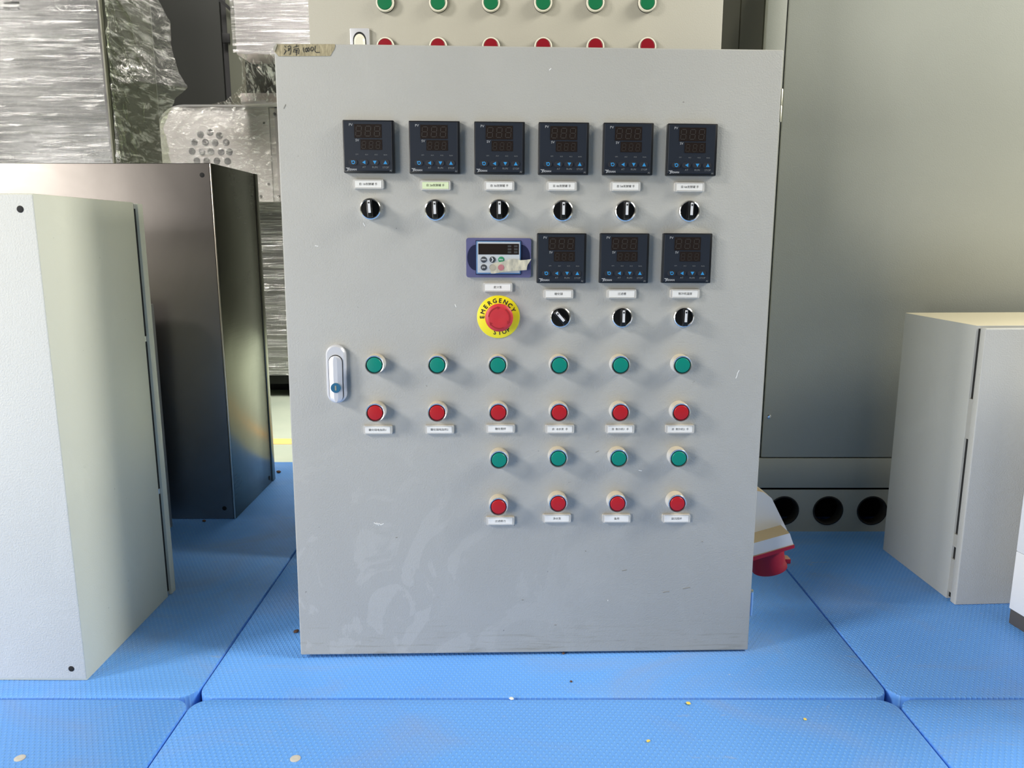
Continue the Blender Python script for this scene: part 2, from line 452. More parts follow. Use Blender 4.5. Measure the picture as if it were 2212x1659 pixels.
# worn rivets let into the two front pallets
for (px, py, ij) in ((43, 1638, (0, 0)), (638, 1639, (1, 0))):
    p = at_z(px, py, 0.0); t = PAL[ij]; q = Matrix.Rotation(-pi / 2, 4, 'X')
    MB().lathe([(0.0085, 0), (0.0085, 0.0008), (0.006, 0.0016), (0.003, 0.0012), (0.0005, 0.0012)], 16, M=q).build(
        'rivet', paint('rivet_wear', (0.62, 0.60, 0.55), 0.5, 0.1, 0.9, 0.4), t, loc=(p.x - t.location.x, p.y - t.location.y, 0.15), label='worn pale rivet')
# crumbs and grit lying on the pallets
M_grain = mat('yellow_grain', (0.85, 0.62, 0.12), 0.6); M_grit = mat('brown_grit', (0.10, 0.05, 0.03), 0.8); M_flake = mat('white_flake', (0.8, 0.8, 0.75), 0.7)
for k, (px, py, r, m, lb) in enumerate((
        (1487, 1521, 0.0034, M_grain, 'yellow grain lying on the blue pallet just below the long seam'),
        (1400, 1602, 0.0028, M_grain, 'yellow grain lying on the front centre pallet near the bottom edge'),
        (1217, 1413, 0.0030, M_grit, 'brown crumb at the foot of the tall control cabinet'),
        (1234, 1473, 0.0022, M_grit, 'small dark brown speck on the pallet in front of the control cabinet'),
        (1739, 1555, 0.0026, M_grain, 'pale crumb on the front centre pallet towards the right seam'),
        (640, 1366, 0.0050, M_grit, 'dark lump of grit beside the cabinet foot on its left'),
        (441, 1127, 0.0050, M_grit, 'dark speck in front of the stainless box base'),
        (602, 1021, 0.0075, M_grit, 'dark lump on the pallet right of the stainless box'),
        (1105, 1511, 0.0036, M_flake, 'white flake caught in the long pallet seam'),
        (919, 1362, 0.0020, M_flake, None))):
    if lb is None: continue
    p = at_z(px, py, 0.0); rnd = random.Random(k)
    bm = bmesh.new(); bmesh.ops.create_icosphere(bm, subdivisions=2, radius=r)
    for v in bm.verts: v.co *= 0.85 + 0.3 * rnd.random(); v.co.z *= 0.55; v.co.x *= 1.25
    zmin = min(v.co.z for v in bm.verts)
    me = bpy.data.meshes.new('crumb'); bm.to_mesh(me); bm.free(); me.materials.append(m)
    o = bpy.data.objects.new('crumb', me); C.objects.link(o); o.location = (p.x, p.y, -zmin); o.rotation_euler = (0, 0, rnd.random() * 3)
    tag(o, lb, 'crumb', 'crumbs and grit on the pallets')

# ------------------------------------------------------------------ big enclosure on the right
EY = 2.1015
t = thing('tall_enclosure', 'huge tall grey metal enclosure with round holes in its plinth, behind on the right', 'enclosure', Matrix.Translation((0.645, EY, 0)))
EW = 2.2
MB().box(0, EW, 0.022, 0.235, 0.127, 2.4, 0.003).box(0.0, EW, 0.245, 0.66, 0.127, 2.4, 0.003).build('body', M_encl, t)
MB().box(0.004, EW, 0.020, 0.66, 0.13, 0.20).box(0.02, EW - .02, 0.233, 0.247, 0.13, 2.38).build('side_seam', M_dseam, t)
M_sideshade = mat('olive_side_shade', (0.060, 0.060, 0.042), 0.5)  # shade on the enclosure's left side, put into the colour of added sheets
MB().box(-0.003, 0.001, 0.024, 0.234, 0.128, 2.39).box(-0.003, 0.001, 0.246, 0.66, 0.128, 2.39).build('side_panel', M_sideshade, t, label='side panel with shade put into its dark olive colour')
MB().box(0.053, EW - 0.03, 0.0, 0.021, 0.219, 2.38, 0.0025).build('door', M_encl, t)
MB().box(0.0, 0.0495, 0.002, 0.021, 0.219, 2.38, 0.002).build('corner_post', M_encl, t)
MB().box(0.0, EW, 0.0, 0.021, 0.1295, 0.2160, 0.002).build('lower_panel', M_encl, t)
# plinth plate with round cable openings
HX = [at_y(px, 1103, EY).x - 0.645 for px in (1693, 1788.5, 1883.5)]
PIT = HX[2] - HX[1]
HX = [HX[0]] + [HX[1] + PIT * k for k in range(0, 14)]
HX = [x for x in HX if x < EW - 0.08]; HX.insert(0, HX[0] - PIT) if HX[0] - PIT > 0.06 else None
mb = MB(); zc, hr, n = 0.0624, 0.0425, 32
lefts = [0.0] + [(a + b) / 2 for a, b in zip(HX[:-1], HX[1:])]; rights = lefts[1:] + [EW]
for a, b, cx in zip(lefts, rights, HX):
    for yy in (0.0, 0.004):
        circ = [(cx + hr * cos(2 * pi * q / n), zc + hr * sin(2 * pi * q / n)) for q in range(n)]
        sq = []
        for q in range(n):
            c_, s_ = cos(2 * pi * q / n), sin(2 * pi * q / n)
            tx = ((b - cx) if c_ > 0 else (cx - a)) / max(abs(c_), 1e-6); tz = ((0.124 - zc) if s_ > 0 else (zc - 0.0)) / max(abs(s_), 1e-6)
            tt = min(tx, tz); sq.append((cx + c_ * tt, zc + s_ * tt))
        corner = {}
        v = [(p[0], yy, p[1]) for p in circ] + [(p[0], yy, p[1]) for p in sq]
        fl = []
        for q in range(n):
            q2 = (q + 1) % n
            p1, p2 = sq[q], sq[q2]
            if abs(p1[0] - p2[0]) > 1e-6 and abs(p1[1] - p2[1]) > 1e-6:
                ex = b if max(p1[0], p2[0]) > b - 1e-6 else a; ez = 0.124 if max(p1[1], p2[1]) > 0.124 - 1e-6 else 0.0
                v.append((ex, yy, ez)); fl.append((q, n + q, len(v) - 1, n + q2, q2))
            else: fl.append((q, n + q, n + q2, q2))
        mb.add(v, fl)
mb.build('plinth', M_encl, t, smooth=0)
MB().box(0.006, EW - 0.01, 0.12, 0.60, 0.0, 0.124).box(0.0, 0.004, 0.004, 0.6, 0.0, 0.1255).build('plinth_frame', M_black, t)
for x in HX[:6]:
    MB().lathe([(hr + 0.0005, -0.005), (hr + 0.0005, 0.0015), (hr - 0.0025, 0.002), (hr - 0.005, -0.002), (hr - 0.005, -0.03), (hr + 0.0005, -0.03)], 32, (x, zc), close=False).build('rubber_grommet', M_black, t)
p = at_y(1661, 900, EY - 0.001)
MB().lathe([(0.0062, 0), (0.0058, 0.002), (0.0030, 0.003), (0.0026, 0.001), (0.0003, 0.001)], 16, (p.x - 0.645, p.z)).build('screw', M_chrome, t)

# ------------------------------------------------------------------ back row: second control cabinet
C2Y = 1.90
xl, xr = at_y(667.5, 60, C2Y).x, at_y(1560.5, 60, C2Y).x
t2 = thing('control_cabinet', 'beige grey control cabinet with green and red buttons, standing behind the main cabinet', 'control cabinet', Matrix.Translation((xl, C2Y, 0)), 'electrical control cabinets')
w2 = xr - xl
MB().box(0.010, w2 - 0.010, 0.022, 0.20, 0.004, 1.592, 0.003).build('body', M_side, t2)
MB().box(0, w2, 0, 0.018, 0.0, 1.60, 0.003).build('door', M_beige, t2)
# a button of the second cabinet: black gasket, ivory ring, coloured cap
def far_button(col):
    g = MB().lathe([(0.0208, 0), (0.0208, 0.0045), (0.0185, 0.005), (0.001, 0.005)], 32).build('push_button', M_black, t2)
    MB().lathe([(0.0205, 0.004), (0.0206, 0.008), (0.0192, 0.0115), (0.0170, 0.0118), (0.0166, 0.009), (0.001, 0.009)], 32).build('ring', M_ivory, g)
    MB().lathe([(0.0162, 0.009), (0.0162, 0.0112), (0.0150, 0.0122), (0.001, 0.0126)], 32).build('cap', col, g)
    return g
ORD = ['first', 'second', 'third', 'fourth', 'fifth', 'sixth']
GX = [831, 946, 1060.5, 1173.5, 1286.5, 1399]
bg_, br_ = far_button(M_green2), far_button(M_red2)
for k, px in enumerate(GX):
    p = at_y(px, 4, C2Y - 0.012); q = at_y(px - 0.0 + (1 if k == 0 else 0), 99.5, C2Y - 0.012)
    for proto, pt, cn in ((bg_, p, 'green'), (br_, q, 'red')):
        loc = (pt.x - xl, 0, pt.z); lb = '%s push button with ivory ring, %s from the left' % (cn, ORD[k])
        if k == 0: proto.location = loc; proto['label'] = lb
        else: copy_part(proto, t2, loc, lb)
a, b = at_y(755.5, 61, C2Y - 0.008), at_y(797, 61, C2Y - 0.008)
lw = b.x - a.x
L = MB().box(0, lw, -0.010, 0.0, -0.16, 0, 0.0018).build('latch_plate', M_handle, t2, loc=(a.x - xl, 0, a.z), label='square edged silver latch plate')
sl = [(lw / 2 + 0.0148 * cos(radians(q)), -0.0265 + 0.0148 * sin(radians(q)) * 1.25) for q in range(0, 181, 15)] + [(lw / 2 - 0.0148, -0.145), (lw / 2 + 0.0148, -0.145)]
MB().prism(sl, -0.0106, -0.0095).build('latch_gap', M_black, L)
sl = [(lw / 2 + 0.0128 * cos(radians(q)), -0.0285 + 0.0128 * sin(radians(q)) * 1.25) for q in range(0, 181, 15)] + [(lw / 2 - 0.0128, -0.142), (lw / 2 + 0.0128, -0.142)]
s2 = [(lw / 2 + 0.0085 * cos(radians(q)), -0.0305 + 0.0085 * sin(radians(q)) * 1.25) for q in range(0, 181, 15)] + [(lw / 2 - 0.0085, -0.138), (lw / 2 + 0.0085, -0.138)]
nn = len(sl)
mb = MB().add([(p[0], -0.0106, p[1]) for p in sl] + [(p[0], -0.015, p[1]) for p in s2], [(i, (i + 1) % nn, nn + (i + 1) % nn, nn + i) for i in range(nn)] + [tuple(range(nn, 2 * nn))])
mb.build('latch_lever', M_ivory, L, smooth=30)

# ------------------------------------------------------------------ MAIN control cabinet
def rot_m(yaw, roll, lean):
    return Matrix.Rotation(yaw, 4, 'Z') @ Matrix.Rotation(roll, 4, 'Y') @ Matrix.Rotation(lean, 4, 'X')


MM = Matrix.Translation((-0.4208, 1.4207, 0.008)) @ rot_m(0.0301, 0.0054, -0.0190)
MI = MM.inverted()
DW, DH = 0.8994, 1.1506


def on_door(px, py, out=0.0):
    """photo pixel -> (x, z) on the plane lying `out` metres in front of the door"""
    d = MI.to_3x3() @ ray(px, py); o_ = MI @ CAM; k = (-out - o_.y) / d.y
    q = o_ + d * k; return q.x, q.z


R = thing('control_cabinet', 'tall light grey control cabinet in the centre, door full of black meters and coloured buttons', 'control cabinet', MM, 'electrical control cabinets')
# the body leans back a little; its foot is trimmed so it stays above the deck
MB().box(0.014, DW - 0.030, 0.026, 0.25, 0.010, DH - 0.010, 0.003).build('body', M_side, R)
MB().box(0.020, DW - 0.036, 0.018, 0.027, 0.012, DH - 0.02).build('door_gasket', M_dseam, R)
D = MB().box(0, DW, 0, 0.020, 0, DH, 0.0028, 3).build('door', M_door, R)
# chips and scuffs on the door paint
def chip(px, py, pts, m=M_chip, w=0.0014):
    x, z = on_door(px, py); mb = MB().ribbon([(x + a * 0.00088, z - b * 0.00088) for a, b in pts], w, -0.0001, 0.0003); return mb
c_ = MB()
for (px, py, pts) in ((1593, 808, [(3, -8), (0, -2), (-1, 4), (-3, 9)]), (817, 1131, [(-9, -2), (-3, 1), (2, 0), (6, 3), (12, 0)]), (818, 1133, [(-4, -4), (0, 2)]), (684, 532, [(-3, -1), (3, 0)]),
                      (1190, 148, [(0, 0), (-3, 3)]), (1313, 1297, [(0, -1), (0, 1)]), (984, 660, [(-1, -2), (1, 3)]), (787, 484, [(-2, -2), (1, 4)]), (1383, 1016, [(-3, 0), (3, 1)])):
    q = chip(px, py, pts); c_.add(q.v, q.f)
c_.build('paint_chip', M_chip, D, smooth=0, label='pale chips in the paint')
c_ = MB()
for (px, py, pts) in ((1440, 1279, [(-8, 1), (0, -1), (6, -1)]), (1483, 1271, [(-8, 1), (8, -2)]), (1350, 1232, [(-6, 1), (4, -1)]), (1290, 976, [(-3, 1), (3, -2)]),
                      (856, 1161, [(-1, 0), (2, 0)]), (615, 229, [(-2, 5), (2, -3)]), (1265, 1190, [(-1, 0), (1, 1)]), (1517, 1170, [(-1, 0), (1, 0)]), (1200, 1350, [(-2, 0), (2, 0)]), (1129, 1296, [(-2, 0), (2, 0)])):
    q = chip(px, py, pts, w=0.0011); c_.add(q.v, q.f)
c_.build('scuff_mark', M_scuff, D, smooth=0, label='dark scuffs')
# two pin hinges on the right edge
for z0 in (on_door(1690, 262)[1],):
    H_ = MB()
    for k in range(2): H_.lathe([(0.0036, 0.0)] * 1 + [(0.0036, 0.0275), (0.0030, 0.0285), (0.0005, 0.0285)], 12, M=Matrix.Translation((DW + 0.0022, 0.008, z0 + 0.0287 * k)) @ Matrix.Rotation(-pi / 2, 4, 'X'))
    H_.build('hinge', M_hinge, R)

# masking tape with handwriting on the top left corner
TS = 0.000795  # metres per photo pixel there


def tp(cx, cy):  # crop pixels (13.825 per photo pixel, origin 580,80) -> door x,z
    return on_door(580 + cx / 13.825, 80 + cy / 13.825)


out = [(170, 430), (145, 360), (235, 210), (300, 215), (1975, 212), (1992, 270), (1965, 370), (1900, 470), (1845, 568), (300, 575)]
TP = MB().prism([tp(*p) for p in out], -0.0007, -0.0001).build('masking_tape', M_tape, R, smooth=0, label='old yellowed masking tape with handwriting')
MB().prism([tp(*p) for p in [(145, 360), (235, 210), (262, 240), (195, 440)]], -0.0026, -0.0008).build('curled_corner', M_tape2, TP, smooth=0)
st = MB()
for s_ in ([(485, 265), (512, 305)], [(480, 375), (530, 415), (470, 520)], [(578, 295), (640, 265), (668, 290), (672, 420), (655, 525), (630, 512)], [(590, 350), (600, 395)], [(590, 345), (635, 340), (625, 395)], [(575, 420), (625, 400)],
           [(850, 225), (830, 310)], [(750, 310), (900, 268)], [(770, 355), (750, 460)], [(775, 360), (900, 340), (918, 400), (905, 510), (875, 498)], [(800, 380), (825, 400)], [(865, 375), (845, 400)], [(795, 420), (875, 408)], [(790, 462), (880, 450)], [(835, 390), (838, 555)],
           [(1045, 320), (1042, 380), (1062, 455)],
           [(1130, 325), (1098, 370), (1105, 435), (1135, 450), (1155, 400), (1145, 345), (1130, 325)],
           [(1190, 315), (1165, 365), (1175, 425), (1200, 435), (1220, 385), (1212, 335), (1190, 315)],
           [(1290, 300), (1262, 355), (1270, 410), (1300, 425), (1345, 375), (1335, 310), (1290, 300)],
           [(1398, 270), (1385, 400), (1400, 445), (1430, 465), (1530, 462)]):
    st.ribbon([tp(*p) for p in s_], 0.0011, -0.0009, 0.0001)
st.build('handwriting', M_ink, TP, smooth=0)

# ---- temperature controller (square black meter)
HW = 0.0452; MD = 0.0125


def make_meter():
    g = MB().box(-HW, HW, -MD, 0, -HW, HW, 0.0016).build('temperature_meter', M_meterbody, R)
    y = -MD - 0.0002
    MB().box(-HW + 0.0022, HW - 0.0042, y - 0.0002, y + 0.001, -HW + 0.0038, HW - 0.0022, 0.0004, 1).build('face_panel', M_meterface, g)
    y -= 0.0004
    s_ = 2 * HW / 818.0   # crop pixel (7.215/px) of the first meter, centre (475,480)

    def P(cx, cy): return ((cx - 472) * s_, (482 - cy) * s_)
    for (x0, x1, z1, z0) in ((250, 685, 138, 350), (345, 688, 372, 532)):
        a, b = P(x0, z0), P(x1, z1)
        MB().box(a[0], b[0], y - 0.0002, y + 0.0002, a[1], b[1]).build('display_window', M_screen, g, smooth=0)
    sg = MB()

    def digit(cx, cy, w, h, sk=0.09):
        e = 0.14 * w
        def q(x, z): return P(cx + x + sk * (z), cy - z)
        for zz in (h / 2, 0, -h / 2): sg.ribbon([q(-w / 2 + e, zz), q(w / 2 - e, zz)], 0.0012 * w / 80, y - 0.00035)
        for xx in (-w / 2, w / 2):
            for z0, z1 in ((e, h / 2 - e), (-h / 2 + e, -e)): sg.ribbon([q(xx, z0), q(xx, z1)], 0.0012 * w / 80, y - 0.00035)
        sg.ribbon([q(w / 2 + 14, -h / 2), q(w / 2 + 17, -h / 2)], 0.0007, y - 0.00035)
    for cx in (320, 468, 614): digit(cx, 245, 84, 152)
    for cx in (398, 512, 625): digit(cx, 458, 58, 110)
    sg.build('display_digits', M_seg, g, smooth=0)
    sy = MB()
    for k, cx in enumerate((215, 387, 558, 728)):
        x, z = P(cx, 728)
        MB().prism(rrect(-0.0078, 0.0078, -0.0047, 0.0047, 0.0046, 5), -0.0013, 0).build('key', M_key, g, loc=(x, y + 0.0004, z), smooth=50)
        yy = y - 0.0011; x += 0.0008; r = 0.0033
        if k == 0:
            pts = [(x + 0.0026 * cos(radians(q)), z + 0.0026 * sin(radians(q))) for q in range(-170, 111, 20)]
            sy.ribbon(pts, 0.0013, yy); sy.add([(x - 0.0032, yy, z + 0.0036), (x - 0.0002, yy, z + 0.0008), (x - 0.0036, yy, z + 0.0006)], [(0, 1, 2)])
        elif k == 1: sy.add([(x + 0.0024, yy, z + r), (x - 0.0034, yy, z), (x + 0.0024, yy, z - r)], [(0, 1, 2)])
        elif k == 2: sy.add([(x - r, yy, z + 0.0028), (x + r, yy, z + 0.0028), (x, yy, z - 0.0032)], [(0, 1, 2)])
        else: sy.add([(x - r, yy, z - 0.0028), (x + r, yy, z - 0.0028), (x, yy, z + 0.0034)], [(0, 1, 2)])
    sy.build('key_symbols', M_blueprint, g, smooth=0)
    lt = MB(); yl = y - 0.0001
    for tx, cx, cy, sz in (('PV', 196, 150, 0.0062), ('SV', 294, 388, 0.0060)):
        x, z = P(cx, cy); put_text(lt, tx, x, z, sz, yl)
    x, z = P(203, 842); put_text(lt, 'UDIAN', x, z, 0.0044, yl, bold=0.00018, sx=1.12)
    x, z = P(132, 836); lt.ribbon([(x - 0.0020, z + 0.0022), (x + 0.0004, z + 0.0002), (x + 0.0026, z + 0.0024)], 0.0011, yl); lt.ribbon([(x + 0.0022, z + 0.0020), (x - 0.0010, z - 0.0026)], 0.0012, yl)
    for q in range(3): xx, zz = P(108 + q * 22, 815); lt.ribbon([(xx - 0.0006, zz), (xx + 0.0006, zz)], 0.0009, yl)
    lt.build('lettering', M_print, g, smooth=0)
    ld = MB()
    for tx, cx, cy, sz in (('AT', 392, 803, 0.0047), ('RUN', 565, 804, 0.0047), ('STOP', 738, 806, 0.0047), ('OP1', 284, 606, 0.0030), ('AU1', 438, 608, 0.0030), ('AU2', 588, 608, 0.0030), ('RUN', 738, 610, 0.0030), ('AI', 818, 856, 0.0048)):
        x, z = P(cx, cy); put_text(ld, tx, x, z, sz, yl)
    ld.build('small_lettering', M_dimprint, g, smooth=0)
    return g


PMET = [(796.3, 316.6), (938.5, 318.2), (1079, 319.6), (1217.7, 320.8), (1357.2, 321.8), (1495.2, 323.4), (1213.2, 558), (1348.8, 558), (1484.5, 558)]
LMET = ['black square temperature meter in the upper row, %s from the left' % o_ for o_ in ORD] + ['black square temperature meter in the lower row, ' + q for q in ('left, beside the blue keypad', 'middle of three', 'right hand end')]
meter = make_meter()
for k, (px, py) in enumerate(PMET):
    x, z = on_door(px, py, MD)
    if k == 0: meter.location = (x, 0, z); meter['label'] = LMET[0]
    else: copy_part(meter, R, (x, 0, z), LMET[k])

# ---- selector switch
def make_switch():
    g = MB().lathe([(0.0193, 0), (0.0195, 0.0060), (0.0187, 0.0100), (0.0172, 0.0110), (0.0160, 0.0100), (0.0158, 0.0060), (0.001, 0.0060)], 40).build('selector_switch', M_chrome, R)
    MB().lathe([(0.0156, 0.0060), (0.0154, 0.0100), (0.0010, 0.0106)], 40).build('knob_disc', M_knobblk, g)
    MB().box(-0.0047, 0.0047, -0.0245, -0.0100, -0.0154, 0.0154, 0.0012, 2).build('grip', M_knobblk, g)
    MB().box(-0.0021, 0.0026, -0.0252, -0.0244, -0.0080, 0.0140, 0.0003, 1).build('pointer', mat('white_pointer', (0.72, 0.72, 0.74), 0.4), g)
    MB().box(-0.0013, 0.0018, -0.0256, -0.0251, 0.0085, 0.0112).build('pointer_mark', M_ink, g, smooth=0)
    return g


PSW = [(800.2, 451, 4), (940, 453.4, 2), (1078.4, 453.4, 1), (1215.4, 455, 0), (1351, 455.4, 0), (1489.3, 456, -1), (1210.7, 685.6, 41), (1344, 685.6, 0), (1477.2, 685.2, -1)]
LSW = ['black selector switch, %s from the left in the upper row' % o_ for o_ in ORD] + ['black selector switch turned to the left', 'upright black selector switch, middle of the lower row', 'upright black selector switch, right end of the lower row']
sw = make_switch()
for k, (px, py, a) in enumerate(PSW):
    x, z = on_door(px, py, 0.009)
    if k == 0: sw.location = (x, 0, z); sw.rotation_euler = (0, radians(-a), 0); sw['label'] = LSW[0]
    else: copy_part(sw, R, (x, 0, z), LSW[k], (0, radians(-a), 0))

# ---- illuminated push buttons
BP = 0.0225


def make_button(cap, collar):
    g = MB().lathe([(0.0186, 0), (0.0186, 0.0010), (0.0180, 0.0180), (0.0178, 0.0205), (0.0165, 0.0208), (0.0010, 0.0200)], 40).build('push_button', M_bezel, R)
    MB().lathe([(0.0176, 0.0195), (0.0178, BP), (0.0171, BP + 0.0010), (0.0157, BP + 0.0006), (0.0154, 0.0200)], 40, close=False).build('ring', M_ring, g)
    MB().lathe([(0.0158, 0.0200), (0.0157, 0.0218), (0.0136, 0.0216), (0.0010, 0.0212)], 40).build('collar', collar, g)
    MB().lathe([(0.0137, 0.0205), (0.0137, 0.0232), (0.0128, 0.0243), (0.0090, 0.0248), (0.0010, 0.0250)], 40).build('lens', cap, g)
    return g


bG, bR = make_button(M_green, M_greendk), make_button(M_redl, M_redcol)
PB = [('G', 808.8, 788.3, 'first green push button from the left in the upper green row'), ('G', 944.6, 788.6, 'second green push button from the left in the upper green row'),
      ('G', 1075.5, 789, 'green push button below the emergency stop'), ('G', 1208.7, 789, 'fourth green push button from the left in the upper green row'),
      ('G', 1341, 789, 'fifth green push button from the left in the upper green row'), ('G', 1474.6, 789, 'sixth green push button, right end of the upper green row'),
      ('R', 810.4, 891.8, 'first red push button from the left in the upper red row'), ('R', 944.2, 891.6, 'second red push button from the left in the upper red row'),
      ('R', 1076.5, 891.2, 'third red push button from the left in the upper red row'), ('R', 1208.2, 891.2, 'fourth red push button from the left in the upper red row'),
      ('R', 1340.2, 891.2, 'fifth red push button from the left in the upper red row'), ('R', 1471.6, 891.2, 'sixth red push button, right end of the upper red row'),
      ('G', 1078.2, 993.6, 'first green push button in the lower green row'), ('G', 1206.2, 990.3, 'second green push button in the lower green row'),
      ('G', 1336.8, 990.3, 'third green push button in the lower green row'), ('G', 1466.6, 990.3, 'fourth green push button in the lower green row'),
      ('R', 1077, 1094.8, 'first red push button in the lower red row'), ('R', 1205.7, 1087.8, 'second red push button in the lower red row'),
      ('R', 1333.9, 1088, 'third red push button in the lower red row'), ('R', 1463.2, 1088, 'fourth red push button in the lower red row')]
seen = set()
for c, px, py, lb in PB:
    x, z = on_door(px, py, BP); pr = bG if c == 'G' else bR
    if c not in seen: pr.location = (x, 0, z); pr['label'] = lb; seen.add(c)
    else: copy_part(pr, R, (x, 0, z), lb)

# ---- name plates: clear holder, paper slip, printed words
M_slipedge = mat('plate_rim', (0.62, 0.61, 0.58), 0.2)
PN = [(795.6, 398, '自 1#发酵罐 手'), (940.6, 400.6, '自 2#发酵罐 手'), (1078.6, 401.6, '自 3#发酵罐 手'), (1213.6, 402.2, '自 4#发酵罐 手'), (1351.4, 402.8, '自 5#发酵罐 手'), (1489.8, 404.2, '自 6#发酵罐 手'),
      (1075.2, 620.8, '麦汁泵'), (1206.6, 635.2, '糖化锅'), (1343.2, 635, '过滤槽'), (1480, 634.7, '制冷机温度'),
      (816, 928.7, '糖化锅电加热1'), (949.4, 928, '糖化锅电加热2'), (1081.2, 926.4, '糖化搅拌'), (1209.4, 927, '自  冰水泵  手'), (1339.6, 927, '自  制冷机1  手'), (1469, 927, '自  制冷机2  手'),
      (1080.8, 1125.4, '过滤耕刀'), (1203, 1120, '净水泵'), (1332, 1120.2, '备用'), (1461.2, 1120.2, '旋沉搅拌')]
plate = MB().prism(rrect(-0.0275, 0.0275, -0.0083, 0.0083, 0.0028, 4), -0.0055, 0).build('name_plate', M_plate, R, smooth=40)
slip_me = MB().box(-0.0235, 0.0235, -0.0066, -0.0056, -0.0059, 0.0059).build('paper_slip', M_paper, plate, smooth=0)
MB().box(-0.0240, 0.0240, -0.0064, -0.0050, -0.0079, -0.0062, 0.0003, 1).box(-0.0240, 0.0240, -0.0064, -0.0050, 0.0062, 0.0079, 0.0003, 1).box(0.0243, 0.0262, -0.0064, -0.005, -0.0075, 0.0075, 0.0003, 1).build('plate_rim', M_slipedge, plate)
for k, (px, py, tx) in enumerate(PN):
    x, z = on_door(px, py, 0.0055)
    lb = 'small name plate reading %s' % tx
    if k == 0: g = plate; g.location = (x, 0, z); g['label'] = lb
    else:
        g = copy_part(plate, R, (x, 0, z), lb)
    if k == 1:
        for ch in g.children:
            if ch.name.startswith('paper_slip'):
                ch.data = ch.data.copy(); ch.data.materials[0] = M_papergreen; ch['label'] = 'slip stained light green'
    texts = MB(); put_text(texts, tx, 0, 0, 0.0052 if len(tx) < 8 else 0.0050, -0.0068)
    PN[k] = PN[k] + (g, texts)
for rec in PN:
    rec[4].build('printed_words', M_ink, rec[3], smooth=0)

# ---- emergency stop
x, z = on_door(1076.7, 684.5, 0.001)
E_ = MB().lathe([(0.0397, 0), (0.0397, 0.0012), (0.0390, 0.0016), (0.001, 0.0016)], 64).build('emergency_stop', M_yellow, R, loc=(x, 0, z), label='red mushroom emergency stop on a yellow disc')
lt = MB(); RAD = 0.0300
for ch, a in list(zip('EMERGENCY', [181 - 19.4 * q for q in range(9)])):
    r_ = radians(a); put_text(lt, ch, RAD * cos(r_), RAD * sin(r_), 0.0112, -0.0018, rot=r_ - pi / 2, bold=0.00038)
for ch, a in zip('STOP', (257.5, 274.5, 291.5, 308)):
    r_ = radians(a); put_text(lt, ch, RAD * cos(r_) , RAD * sin(r_), 0.0112, -0.0018, rot=r_ + pi / 2, bold=0.00038)
lt.build('lettering', M_ink, E_, smooth=0)
MB().lathe([(0.017, 0.0016), (0.017, 0.012), (0.001, 0.012)], 32).build('collar', M_red, E_)
kx, kz = on_door(1078.3, 686.6, 0.026); kx -= x; kz -= z
MB().lathe([(0.0160, 0.010), (0.0200, 0.014), (0.0252, 0.018), (0.0258, 0.022), (0.0250, 0.0258), (0.0225, 0.0278), (0.0180, 0.0286), (0.0100, 0.0286), (0.0030, 0.0280), (0.0005, 0.0280)], 56, (kx, kz)).build('mushroom_head', M_red, E_)
ar = MB()
for a0 in (172, 52, -68):
    r0 = 0.0192; pts = [(kx + r0 * cos(radians(a0 - q)), kz + r0 * sin(radians(a0 - q))) for q in range(0, 74, 8)]
    ar.ribbon(pts, 0.0021, -0.0284, 0.0004)
    a1 = radians(a0 - 82); tx_, tz_ = sin(a1), -cos(a1)
    ex, ez = kx + r0 * cos(radians(a0 - 72)), kz + r0 * sin(radians(a0 - 72)); nx_, nz_ = cos(radians(a0 - 72)), sin(radians(a0 - 72))
    ar.prism([(ex + nx_ * 0.0026, ez + nz_ * 0.0026), (ex + tx_ * 0.0058, ez + tz_ * 0.0058), (ex - nx_ * 0.0040, ez - nz_ * 0.0040)], -0.0288, -0.0284)
ar.build('turn_arrows', M_redgrv, E_, smooth=0)

# ---- door handle
x, z = on_door(726.2, 808.3, 0.010)
hw, hh = 0.0183, 0.0545


def stadium(w, h, n=12, bottom=True):
    p = [(w * cos(pi * q / n), h - w + w * sin(pi * q / n)) for q in range(n + 1)]
    p += [(w * cos(pi + pi * q / n), -h + w + w * sin(pi + pi * q / n)) for q in range(n + 1)] if bottom else [(-w, -h), (w, -h)]
    return p


def dome(outer, y0, inner, y1, mb=None):
    mb = mb or MB(); n = len(outer)
    return mb.add([(p[0], 0, p[1]) for p in outer] + [(p[0], y0, p[1]) for p in outer] + [(p[0], y1, p[1]) for p in inner],
                  [(i, (i + 1) % n, n + (i + 1) % n, n + i) for i in range(n)] + [(n + i, n + (i + 1) % n, 2 * n + (i + 1) % n, 2 * n + i) for i in range(n)] + [tuple(range(2 * n, 3 * n))])


G_ = dome(stadium(hw, hh), -0.009, stadium(hw - 0.003, hh - 0.003), -0.012).build('door_handle', M_handle, R, loc=(x, 0, z), label='silver oval swing handle with a lock')
MB().prism([(a, b - 0.008) for a, b in stadium(0.0131, 0.0445)], -0.0124, -0.0118).build('lever_gap', M_black, G_, smooth=0)
lv = stadium(0.0119, 0.0438); lv2 = [(a * 0.32, b * 0.985) for a, b in lv]
n = len(lv)
MB().add([(a, -0.0124, b - 0.0088) for a, b in lv] + [(a, -0.0150, b - 0.0088) for a, b in lv] + [(a, -0.0178, b - 0.0088) for a, b in lv2],
         [(i, (i + 1) % n, n + (i + 1) % n, n + i) for i in range(n)] + [(n + i, n + (i + 1) % n, 2 * n + (i + 1) % n, 2 * n + i) for i in range(n)] + [tuple(range(2 * n, 3 * n))]).build('lever', M_handle, G_, smooth=0)
MB().lathe([(0.0092, 0.0125), (0.0092, 0.0192), (0.0086, 0.0197), (0.001, 0.0197)], 28, (0, -0.0245)).build('lock_cylinder', M_lockblue, G_)
